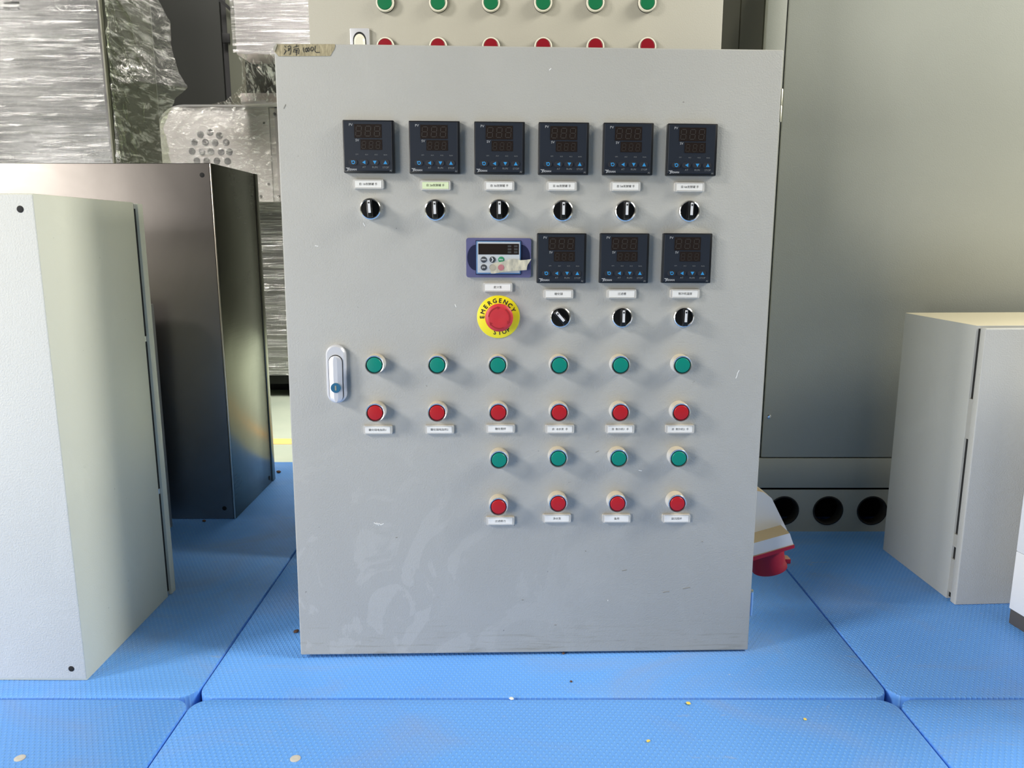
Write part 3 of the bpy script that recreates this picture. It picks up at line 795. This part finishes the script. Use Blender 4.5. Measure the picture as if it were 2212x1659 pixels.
MB().prism(rrect(-0.0013, 0.0013, -0.0045, 0.0045, 0.0006, 2), -0.0201, -0.0196).build('keyhole', M_brass, G_, loc=(0, 0, -0.0245), smooth=0)

# ---- blue inverter keypad with a strip of tape over its keys
def kp(cx, cy, out=0.006):   # crop pixels (11.85 per photo pixel, origin 990,500)
    return on_door(990 + cx / 11.85, 500 + cy / 11.85, out)


x, z = kp(1037, 672); 
def K(cx, cy, out=0.006):
    a, b = kp(cx, cy, out); return a - x, b - z


a, b = K(205, 1175), K(1868, 172)
V_ = MB().prism(rrect(a[0], b[0], a[1], b[1], 0.0045, 4), -0.005, 0).build('inverter_keypad', M_violet, R, loc=(x, 0, z), label='violet framed keypad with a black display')
ca = K(640, 670); rr = abs(K(262, 670)[0] - ca[0]) * 0.98
pts = [(ca[0] + 0.012 + (rr + 0.012) * cos(radians(q)) * 0.9, ca[1] + (rr * 0.80) * sin(radians(q))) for q in range(100, 261, 10)]
for side in (-1, 1):
    c0 = K(450, 670) if side < 0 else K(1615, 670); rx = 0.0158; rz = 0.0232
    pts = [(c0[0] + side * rx * cos(radians(q)) , c0[1] + rz * sin(radians(q))) for q in range(-90, 91, 10)]
    MB().prism(pts, -0.0053, -0.0046).build('finger_recess', M_navy, V_, smooth=0)
a, b = K(445, 1105), K(1612, 232)
MB().box(a[0], b[0], -0.0055, -0.004, a[1], b[1]).build('panel_gap', M_navy, V_, smooth=0)
a, b = K(462, 1085), K(1598, 252)
MB().box(a[0], b[0], -0.0090, -0.005, a[1], b[1], 0.0008).build('keypad_frame', M_blueedge, V_)
a, b = K(496, 1055, 0.009), K(1575, 275, 0.009)
MB().box(a[0], b[0], -0.0096, -0.0088, a[1], b[1], 0.0003, 1).build('keypad_face', M_vfdface, V_)
a, b = K(512, 588, 0.009), K(1552, 315, 0.009)
MB().box(a[0], b[0], -0.0099, -0.0094, a[1], b[1]).build('display_window', M_screen, V_, smooth=0)
seg = MB()
for cx in (1310, 1472):
    for cy in (378, 456, 532):
        a = K(cx - 46, cy + 24, 0.009); b = K(cx + 46, cy - 24, 0.009); seg.box(a[0], b[0], -0.0100, -0.0098, a[1], b[1])
seg.build('status_marks', mat('status_print', (0.045, 0.045, 0.045), 0.6), V_, smooth=0)
txt = MB()
for (cx, cy, m, tx) in ((650, 722, M_vfdkey, 'MENU'), (874, 722, M_vfdkey, '❯'), (1096, 722, M_vfdgreen, 'RUN'), (650, 920, M_vfdkey, 'JOG'), (874, 920, M_vfdkey, ''), (1094, 922, M_vfdred, '')):
    a = K(cx, cy, 0.0105)
    MB().lathe([(0.0056, 0), (0.0055, 0.0012), (0.005, 0.0014), (0.0005, 0.0014)], 24).build('key', m, V_, loc=(a[0], -0.0094, a[1]))
    if tx == '❯': txt.ribbon([(a[0] - 0.0011, a[1] + 0.0036), (a[0] + 0.0011, a[1]), (a[0] - 0.0011, a[1] - 0.0036)], 0.0015, -0.0110)
    elif tx: put_text(txt, tx, a[0], a[1], 0.0036, -0.0110, bold=0.0001, sx=0.85)
txt.build('key_lettering', mat('key_print', (0.75, 0.77, 0.78), 0.6), V_, smooth=0)
# the tape: a slightly rippled strip
TO = [(835, 1075), (790, 930), (900, 820), (1180, 760), (1370, 705), (1600, 735), (1870, 705), (1800, 830), (1755, 890), (1750, 985), (1380, 1015), (1180, 1030), (1000, 1065)]
top = [(800, 900), (900, 815), (1050, 785), (1180, 760), (1300, 718), (1420, 706), (1600, 736), (1740, 725), (1870, 705)]
bot = [(835, 1075), (900, 1078), (1000, 1065), (1180, 1030), (1300, 1020), (1420, 1008), (1600, 1000), (1750, 985), (1760, 880)]


def tape_pt(u, v):
    k = u * (len(top) - 1); i = min(int(k), len(top) - 2); f_ = k - i
    a = [top[i][q] * (1 - f_) + top[i + 1][q] * f_ for q in (0, 1)]; b = [bot[i][q] * (1 - f_) + bot[i + 1][q] * f_ for q in (0, 1)]
    c = K(a[0] * (1 - v) + b[0] * v, a[1] * (1 - v) + b[1] * v, 0.012)
    lift = 0.0010 * sin(u * 17) * max(0, u - 0.3) + 0.0030 * max(0, u - 0.8) + (0.0014 if u < 0.45 else 0.0018)
    return (c[0], -0.0104 - lift, c[1])


MB().grid(tape_pt, 40, 6).build('masking_tape', M_tape2, V_, label='creased strip of masking tape stuck over the keys', fix=False)
for cx, cy, m in ((1094, 922, M_vfdred), (880, 925, mat('key_under_tape', (0.42, 0.38, 0.30), 0.7))):
    a = K(cx, cy, 0.0125); MB().lathe([(0.0056, 0), (0.0054, 0.0004), (0.0040, 0.0002), (0.0038, 0.0004), (0.0005, 0.0004)], 20).build('covered_key', m, V_, loc=(a[0], -0.0120, a[1]), label='key showing faintly through the tape')

# ---- red and white industrial socket on the right side of the cabinet
wd = lambda px, py, yy: MI @ at_y(px, py, yy)
yc = 1.60
ol = [(1600, 1066), (1632, 1061), (1652, 1066), (1670, 1079), (1703, 1147), (1710, 1173), (1600, 1203)]
P3 = [MI @ at_y(px, py, yc) for px, py in ol]
yl0, yl1 = P3[0].y + 0.006, P3[0].y + 0.07
SK = MB()
SK.prism([(p.x, p.z) for p in P3], yl0, yl1)
sock = SK.build('power_socket', M_plug_w, R, smooth=0, label='white housing of a red power socket')
# raised lip band along the bottom of the housing, sticking out towards the front
bnd = [MI @ at_y(px, py, yc - 0.035) for px, py in ((1600, 1176), (1703, 1149), (1711, 1173), (1600, 1203))]
MB().prism([(p.x, p.z) for p in bnd], yl0 - 0.050, yl1 + 0.006).build('housing_lip', M_plug_w, sock, smooth=0)
bnd = [MI @ at_y(px, py, yc - 0.035) for px, py in ((1600, 1204), (1712, 1173), (1713, 1180), (1600, 1213))]
MB().prism([(p.x, p.z) for p in bnd], yl0 - 0.052, yl1 + 0.006).build('socket_flange', M_plug_r, sock, smooth=0)
ax = Vector((0.27, 0, -0.963)).normalized()
c0 = MI @ at_y(1664, 1192, yc)
cz = Vector((c0.x, (yl0 + yl1) / 2, c0.z))
rot = Vector((0, -1, 0)).rotation_difference(ax).to_matrix().to_4x4()
TM = Matrix.Translation(cz) @ rot
MB().lathe([(0.047, -0.004), (0.0475, 0.004), (0.039, 0.005), (0.037, 0.044), (0.039, 0.050), (0.0385, 0.056), (0.033, 0.056), (0.032, 0.02), (0.001, 0.02)], 36, M=TM).build('socket_barrel', M_plug_r, sock)
px_ = (Vector((1, 0, 0)) - ax * ax.x).normalized()
fl = TM @ Matrix.Identity(4)
cc = cz + px_ * 0.040 + ax * 0.046
MB().box(cc.x - 0.010, cc.x + 0.007, cc.y - 0.012, cc.y + 0.012, cc.z - 0.006, cc.z + 0.006, 0.002).build('socket_catch', M_plug_r, sock)
cc = cz + px_ * 0.037 + ax * 0.024
MB().box(cc.x - 0.004, cc.x + 0.003, cc.y - 0.004, cc.y + 0.004, cc.z - 0.022, cc.z + 0.022, 0.001).build('socket_rib', M_plug_r, sock)
# small blue tag beside the lower right edge
za, zb_ = on_door(1621, 1333)[1], on_door(1621, 1283)[1]
HB = MB().lathe([(0.0042, 0.0), (0.0042, zb_ - za), (0.0005, zb_ - za)], 12, M=Matrix.Translation((DW + 0.0035, 0.010, za)) @ Matrix.Rotation(-pi / 2, 4, 'X')).build('hinge', M_bluetag, R, label='lower hinge still in its pale blue film')
MB().lathe([(0.0036, 0.0), (0.0036, 0.004), (0.0005, 0.005)], 12, M=Matrix.Translation((DW + 0.0035, 0.010, zb_)) @ Matrix.Rotation(-pi / 2, 4, 'X')).build('hinge_cap', M_brass, HB)

# ------------------------------------------------------------------ LEFT grey box (its back towards us)
def mount_hole(px, py, plane_y, parent, ox, r, q=0.0):
    p = at_y(px, py, plane_y)
    return MB().lathe([(r, -0.004), (r, 0.0003 + q), (r * 0.92, 0.0005 + q), (r * 0.001, 0.0004 + q)], 20, (p.x - ox[0], p.z - ox[2])).build('mounting_hole', M_black, parent)


O1 = (-1.45, 1.346, 0.0)
t = thing('electrical_box', 'light grey metal box on the far left, turned backwards, nearest to us', 'electrical box', Matrix.Translation(O1) @ Matrix.Rotation(radians(-0.35), 4, 'Z'), 'grey boxes on the pallets')
wx = -0.805 - O1[0]
MB().box(0, wx - 0.0008, 0, 0.012, 0.004, 0.897, 0.0022).build('back_panel', M_greyB, t)
MB().box(0.002, wx, 0.0012, 0.350, 0.0, 0.898, 0.002).build('body', M_side, t)
MB().box(0.006, wx - 0.003, 0.345, 0.365, 0.006, 0.890).build('gasket', M_black, t)
MB().box(0, wx + 0.003, 0.362, 0.385, 0.0, 0.896, 0.002).build('door', M_side, t)
for z0, z1 in ((0.0, 0.012), (0.25, 0.262), (0.60, 0.612), (0.885, 0.895)):
    MB().box(wx - 0.02, wx - 0.0015, 0.346, 0.364, z0, z1).build('hinge_lug', M_ring, t, smooth=0)
mount_hole(46, 452, 1.345, t, O1, 0.0059); mount_hole(156, 1443, 1.345, t, O1, 0.0056)
# box whose door edge peeks out behind it
O3 = (-1.55, 1.80, 0)
t = thing('electrical_box', 'low grey metal box, only its door edge showing behind the far left box', 'electrical box', Matrix.Translation(O3), 'grey boxes on the pallets')
MB().box(0, 0.548, 0, 0.30, 0, 0.637, 0.002).build('body', M_side, t)
MB().box(0, 0.565, 0.312, 0.342, 0.0, 0.645, 0.002).build('door', M_grey, t)
MB().box(0.004, 0.545, 0.299, 0.313, 0.004, 0.635).build('gasket', M_dseam, t)

# ------------------------------------------------------------------ stainless box
O2 = (-1.66, 2.203, 0.0)
t = thing('stainless_box', 'brushed stainless steel box behind the far left grey box', 'electrical box', Matrix.Translation(O2) @ Matrix.Rotation(radians(-0.0), 4, 'Z'))
wx = -0.8225 - O2[0]
bd = MB(); bd.mi = 0
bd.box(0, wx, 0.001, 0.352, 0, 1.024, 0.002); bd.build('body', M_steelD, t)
MB().box(0.001, wx - 0.0065, -0.0015, 0.02, 0.001, 1.0225, 0.0012).build('back_panel', M_steel, t)
MB().box(wx - 0.0050, wx - 0.0010, -0.0020, 0.02, 0.001, 1.0225, 0.0012).build('corner_weld', mat('weld_line', (0.72, 0.66, 0.58), 0.3, 1.0), t)
MB().box(0.004, wx - 0.002, 0.350, 0.362, 0.004, 1.018).build('gasket', M_dseam, t)
MB().box(0, wx + 0.002, 0.360, 0.388, 0.0, 1.024, 0.002).build('door', M_steelD, t)
mount_hole(436, 378, 2.2, t, O2, 0.0066, 0.0016); mount_hole(484.5, 1098.5, 2.2, t, O2, 0.0066, 0.0016)
q = MB().lathe([(0.0070, -0.002), (0.0070, 0.0006), (0.001, 0.0006)], 18, M=Matrix.Translation((wx, 0.33, at_z(580, 1031, 0).z + 0.022)) @ Matrix.Rotation(pi / 2, 4, 'Z')).build('mounting_hole', M_black, t)

# ------------------------------------------------------------------ right grey box
ang = math.atan2(1.6621 - 1.9713, 1.0085 - 0.9945) + pi / 2
MR = Matrix.Translation((1.0105, 1.650, 0)) @ Matrix.Rotation(ang, 4, 'Z')
t = thing('electrical_box', 'small light grey metal box standing on the right with a dusty top', 'electrical box', MR, 'grey boxes on the pallets')
M_rtop = paint('dusty_grey_paint', (0.50, 0.51, 0.49), 0.4, 0.25, 0.15, 0.05, dust=(0.68, 0.62, 0.45))
MB().box(0.001, 0.60, 0.034, 0.322, 0.0, 0.637, 0.002).build('body', M_rtop, t)
MB().box(0.006, 0.595, 0.018, 0.036, 0.006, 0.630).build('gasket', M_dseam, t)
MB().box(0.0, 0.60, 0.0, 0.020, 0.0, 0.634, 0.003, 3).build('door', paint('door_grey_right', (0.50, 0.505, 0.49), 0.42, 0.6, 0.12, 0.05), t)
for z0, z1 in ((0.385, 0.475), (0.02, 0.10), (0.13, 0.16)):
    MB().box(0.0022, 0.012, 0.0195, 0.0345, z0, z1).build('hinge_lug', M_grey, t, smooth=0)

# ------------------------------------------------------------------ white machine at the far right
t = thing('white_machine', 'white machine with a dark grey base strip at the right edge', 'machine', Matrix.Translation((1.082, 1.568, 0)) @ Matrix.Rotation(radians(8.5), 4, 'Z'))
MB().box(0.0, 0.50, -0.42, 0.0, 0.0, 0.034, 0.001).build('base_strip', M_basegrey, t)
zs = 0.165
MB().box(-0.002, 0.50, -0.422, 0.002, 0.034, zs, 0.0015).build('lower_panel', M_white, t)
MB().box(-0.002, 0.50, -0.422, 0.002, zs + 0.0008, 0.62, 0.0015).build('upper_panel', M_white, t)

# ------------------------------------------------------------------ film wrapped machines in the background
def wrinkle(x, z, sx, sz, seed=0.0, amp=0.01):
    return amp * (noise.noise(Vector((x * sx, z * sz, seed))) + 0.5 * noise.noise(Vector((x * sx * 2.1, z * sz * 2.3, seed + 9))))


# machine A: tall steel cabinet, left
AY = 3.30
ax1 = at_y(246, 348, AY).x + 0.004
t = thing('wrapped_machine', 'tall steel machine wrapped in shiny stretch film, top left', 'machine', Matrix.Translation((-3.2, AY, FZ)), 'film wrapped machines')
wA = ax1 + 3.2
MB().box(0, wA, 0, 0.44, 0.02, 2.9, 0.004).build('body', steel('wrapped_steel', (0.30, 0.30, 0.30), 0.30, stretch=(40, 1, 1), wav=0.6), t)
MB().box(wA - 0.002, wA + 0.006, -0.016, 0.004, 0.02, 2.9, 0.002).build('corner_trim', mat('olive_trim', (0.16, 0.16, 0.12), 0.4), t)
MB().box(wA - 0.002, wA + 0.004, 0.01, 0.44, 0.02, 2.9).build('side_panel', mat('dark_side', (0.045, 0.046, 0.035), 0.3), t)
for dz in (2.0, 2.045):
    p = at_y(25, 6 if dz == 2.0 else 19, AY)
    MB().box(p.x + 3.2 - 0.03, p.x + 3.2 + 0.03, -0.004, 0.002, p.z - FZ - 0.004, p.z - FZ + 0.004, 0.001).build('vent_slot', M_black, t)


def filmA(u, v):
    x = u * (wA - 0.006); z = 0.05 + v * 2.8
    y = -0.022 + wrinkle(x, z, 1.6, 26, 3.1, 0.010) + wrinkle(x, z, 5, 60, 7.7, 0.004)
    if u > 0.985: y = min(y, -0.012)
    return (x, y, z + 0.04 * (u - 0.5) * sin(z * 3))


MB().grid(filmA, 60, 300).build('film_sheet', F_A, t, fix=False)
# loose billow of film off its right side, running back to a peak
bill = [(222, -40, 335, 3.75), (222, 0, 343, 3.75), (226, 50, 370, 3.7), (230, 110, 374, 3.7), (234, 155, 386, 3.65), (237, 190, 408, 3.6), (239, 212, 382, 3.65), (241, 235, 372, 3.7), (244, 290, 350, 3.75), (246, 360, 338, 3.8)]


def filmC(u, v):
    k = v * (len(bill) - 1); i = min(int(k), len(bill) - 2); f_ = k - i
    a, b = bill[i], bill[i + 1]; lx, py, rx, ry = [a[q] * (1 - f_) + b[q] * f_ for q in range(4)]
    P0 = at_y(lx, py, AY); P1 = at_y(rx, py, ry)
    p = P0.lerp(P1, u); p.y -= 0.10 * sin(pi * u)
    w = wrinkle(u * 1.0 + v * 1.2, v * 2.2 - u * 1.5, 3.0, 7.0, 5.0, 0.05) * sin(pi * min(1, u * 1.1 + 0.02)) + wrinkle(u + v, v - u, 6, 24, 1.0, 0.012)
    p.y += w; return (max(p.x, ax1 + 0.012 + 0.3 * w + 0.012) + 3.2 if u > 0.02 else p.x + 3.212, p.y - AY - 0.01, p.z - FZ)


MB().grid(filmC, 46, 120).build('loose_film', F_C, t, label='greenish loose billow of film', fix=False)

# machine B: rounded steel panel with a cluster of holes, box above, body below
BY = 4.60


def B(px, py, y=BY):
    p = at_y(px, py, y); return p.x, p.z


t = thing('wrapped_machine', 'steel machine wrapped in film, with a rounded panel and a cluster of round holes', 'machine', Matrix.Translation((0, BY, 0)), 'film wrapped machines')
x0, z1 = B(335, 229); x1, z0 = B(720, 436); xm = B(583, 300)[0]
rr = 0.165
pts = [(x0 + 0.012, z0), ] ; pts = [(xm, z0), (x0 + 0.03, z0), (x0 + 0.002, z1 - rr)] + [(x0 + rr - rr * cos(radians(a)), z1 - rr + rr * sin(radians(a))) for a in range(10, 91, 10)] + [(xm, z1)]
MB().prism(pts, 0, 0.35).build('perforated_panel', M_steelB, t, smooth=25)
MB().prism([(a * 1, b) for a, b in [(x0 + 0.015, z0 + 0.01), (x0 - 0.004, z1 - rr)] + [(x0 + rr - (rr + 0.006) * cos(radians(a)), z1 - rr + (rr + 0.006) * sin(radians(a))) for a in range(10, 91, 10)] + [(xm, z1 + 0.006), (xm, z1 - 0.004)] + [(x0 + rr - (rr - 0.005) * cos(radians(a)), z1 - rr + (rr - 0.005) * sin(radians(a))) for a in range(90, 0, -10)] + [(x0 + 0.008, z1 - rr)]], -0.012, 0.001).build('panel_rim', mat('bright_rim', (0.85, 0.84, 0.83), 0.3, 0.8), t, smooth=25)
MB().box(xm + 0.004, x1, 0.004, 0.36, z0, z1 - 0.01, 0.003).build('side_plate', M_steelB, t)
hol = [(433.5, 291), (453.8, 285.8), (474, 293), (420, 307), (444, 307.6), (465, 308.5), (489, 307.6), (415.5, 327), (437, 328), (456, 327.6), (478, 328.3), (496, 328.5), (425.6, 347.5), (447, 348), (469, 348), (492, 348.5)]
hm = None
for k, (px, py) in enumerate(hol):
    a, b = B(px, py)
    if hm is None:
        hm = MB().lathe([(0.0195, -0.004), (0.0195, 0.0010), (0.0175, 0.0012), (0.0165, 0.0006), (0.0005, 0.0004)], 20).build('vent_hole', mat('hole_dark', (0.03, 0.03, 0.035), 0.5), t, loc=(a, -0.001, b))
    else: copy_part(hm, t, (a, -0.001, b))
for px, py in ((571, 266), (593, 246), (581, 398), (564, 424), (602, 424)):
    a, b = B(px, py); MB().lathe([(0.008, -0.002), (0.0075, 0.004), (0.001, 0.005)], 12, (a, b)).build('bolt', M_basegrey, t)
# upper box and the neck between
x2, zb = B(511, 118, BY - 0.25)
MB().box(x2, x2 + 0.62, -0.25, 0.3, zb, zb + 0.75, 0.006).build('upper_box', M_steelB, t)
a, b = B(530, 118); c, d = B(600, 208)
MB().box(a, a + 0.6, -0.02, 0.3, d, b + 0.05, 0.004).build('neck', M_darkst, t)
MB().box(a - 0.01, a + 0.6, -0.10, 0.3, z1 - 0.005, d, 0.004).build('shelf', M_steelB, t)
# lower body and black base
xa, zt = B(480, 436); xb, zl = B(640, 800, BY + 0.25)
MB().box(xa, xa + 0.9, 0.10, 0.8, zl, zt + 0.02, 0.004).build('lower_body', steel('lower_steel', (0.40, 0.39, 0.38), 0.3), t)
MB().box(xa, xa + 0.9, 0.16, 0.8, zl - 0.07, zl, 0.002).build('skirt', M_darkst, t)
MB().box(xa + 0.01, xa + 0.89, 0.35, 0.8, FZ, zl - 0.07).build('base', M_black, t)


def filmB(u, v):
    x = x0 + 0.02 + u * (xm + 0.02 - x0); z = z0 + v * (z1 - z0 - 0.01)
    if u < 0.16: z = min(z, z1 - rr * (1 - sqrt(max(0, 1 - (1 - u / 0.16) ** 2))))
    k = noise.noise(Vector((x * 3, z * 3, 2)))
    y = -0.022 + 0.010 * noise.noise(Vector(((x + z) * 6, (z - x) * 26, 1.7))) + 0.012 * noise.noise(Vector((x * 12, z * 12, 5))) * (0.4 + u)
    return (x, min(y, -0.008), z)


MB().grid(filmB, 90, 90).build('film_over_panel', F_B, t, fix=False)


def filmD(u, v):   # film round the upper box, drawn in towards the neck and flaring on to the panel
    prof = [(515, 118, -.30), (522, 140, -.26), (526, 165, -.2), (524, 185, -.15), (513, 203, -.12), (490, 219, -.09), (455, 228, -.05)]
    k = v * (len(prof) - 1); i = min(int(k), len(prof) - 2); f_ = k - i
    a, b = prof[i], prof[i + 1]; px, py, dy = [a[q] * (1 - f_) + b[q] * f_ for q in range(3)]
    p0 = at_y(px, py, BY + dy); p1 = at_y(668, py, BY + dy); p = p0.lerp(p1, u)
    p.y += 0.03 * noise.noise(Vector((u * 8 + v * 3, v * 5 - u * 6, 4))) + 0.012 * noise.noise(Vector((u * 20 + v * 9, v * 8 - u * 16, 8)))
    return (p.x, p.y - BY - 0.02, p.z)


MB().grid(filmD, 60, 60).build('film_at_neck', film('stretch_film_neck', (0.86, 0.82, 0.78), 0.12, (6, 1, 2.5), 0.14, 0.5, 0.62, 0.85, rot=(0, radians(40), 0)), t, fix=False)


def filmE(u, v):
    x = x2 - 0.012 + u * 0.64; z = zb + 0.005 + v * 0.74
    return (x, -0.268 + wrinkle(x, z, 3, 34, 2.2, 0.006) - (0.035 * max(0, noise.noise(Vector((x * 9, z * 9, 3)))) * max(0, 1 - u * 3.5)) * (1 if z > zb + 0.23 else 0), z)


MB().grid(filmE, 50, 120).build('film_on_upper_box', F_A, t, fix=False)


def filmG(u, v):
    x = xa + u * 0.9; z = zl + v * (zt - zl)
    return (x, 0.075 + wrinkle(x, z, 2.5, 40, 6.0, 0.014), z)


MB().grid(filmG, 40, 160).build('film_on_lower_body', F_A, t, fix=False)

# dark cabinet behind both
DY = 5.6
xd0, xd1, xd2 = at_y(330, 100, DY).x, at_y(483, 100, DY).x, at_y(600, 100, DY).x
t = thing('dark_cabinet', 'tall dark grey cabinet with hinged doors, between the two wrapped machines', 'cabinet', Matrix.Translation((0, DY, FZ)))
M_dk2 = mat('greenish_grey_door', (0.085, 0.088, 0.068), 0.5)
MB().box(xd0, xd2, 0.03, 0.8, 0.0, 3.3, 0.003).build('body', M_dseam, t)
MB().box(xd0 + 0.004, xd1 - 0.012, 0.0, 0.028, 0.06, 3.28, 0.003).build('door', M_darkst, t)
MB().box(xd1 + 0.03, xd2 - 0.004, 0.0, 0.028, 0.06, 3.28, 0.003).build('door', M_dk2, t, label='lighter greenish door')
p = at_y(486, 83, DY)
MB().box(p.x - 0.015, p.x + 0.035, -0.012, 0.01, p.z - FZ - 0.03, p.z - FZ + 0.03, 0.003).build('hinge', M_black, t)
a, b = at_y(481, 5, DY), at_y(505, 26, DY)
MB().ribbon([(a.x, a.z - FZ), (b.x, b.z - FZ)], 0.02, -0.03, 0.015).build('cable', M_black, t)
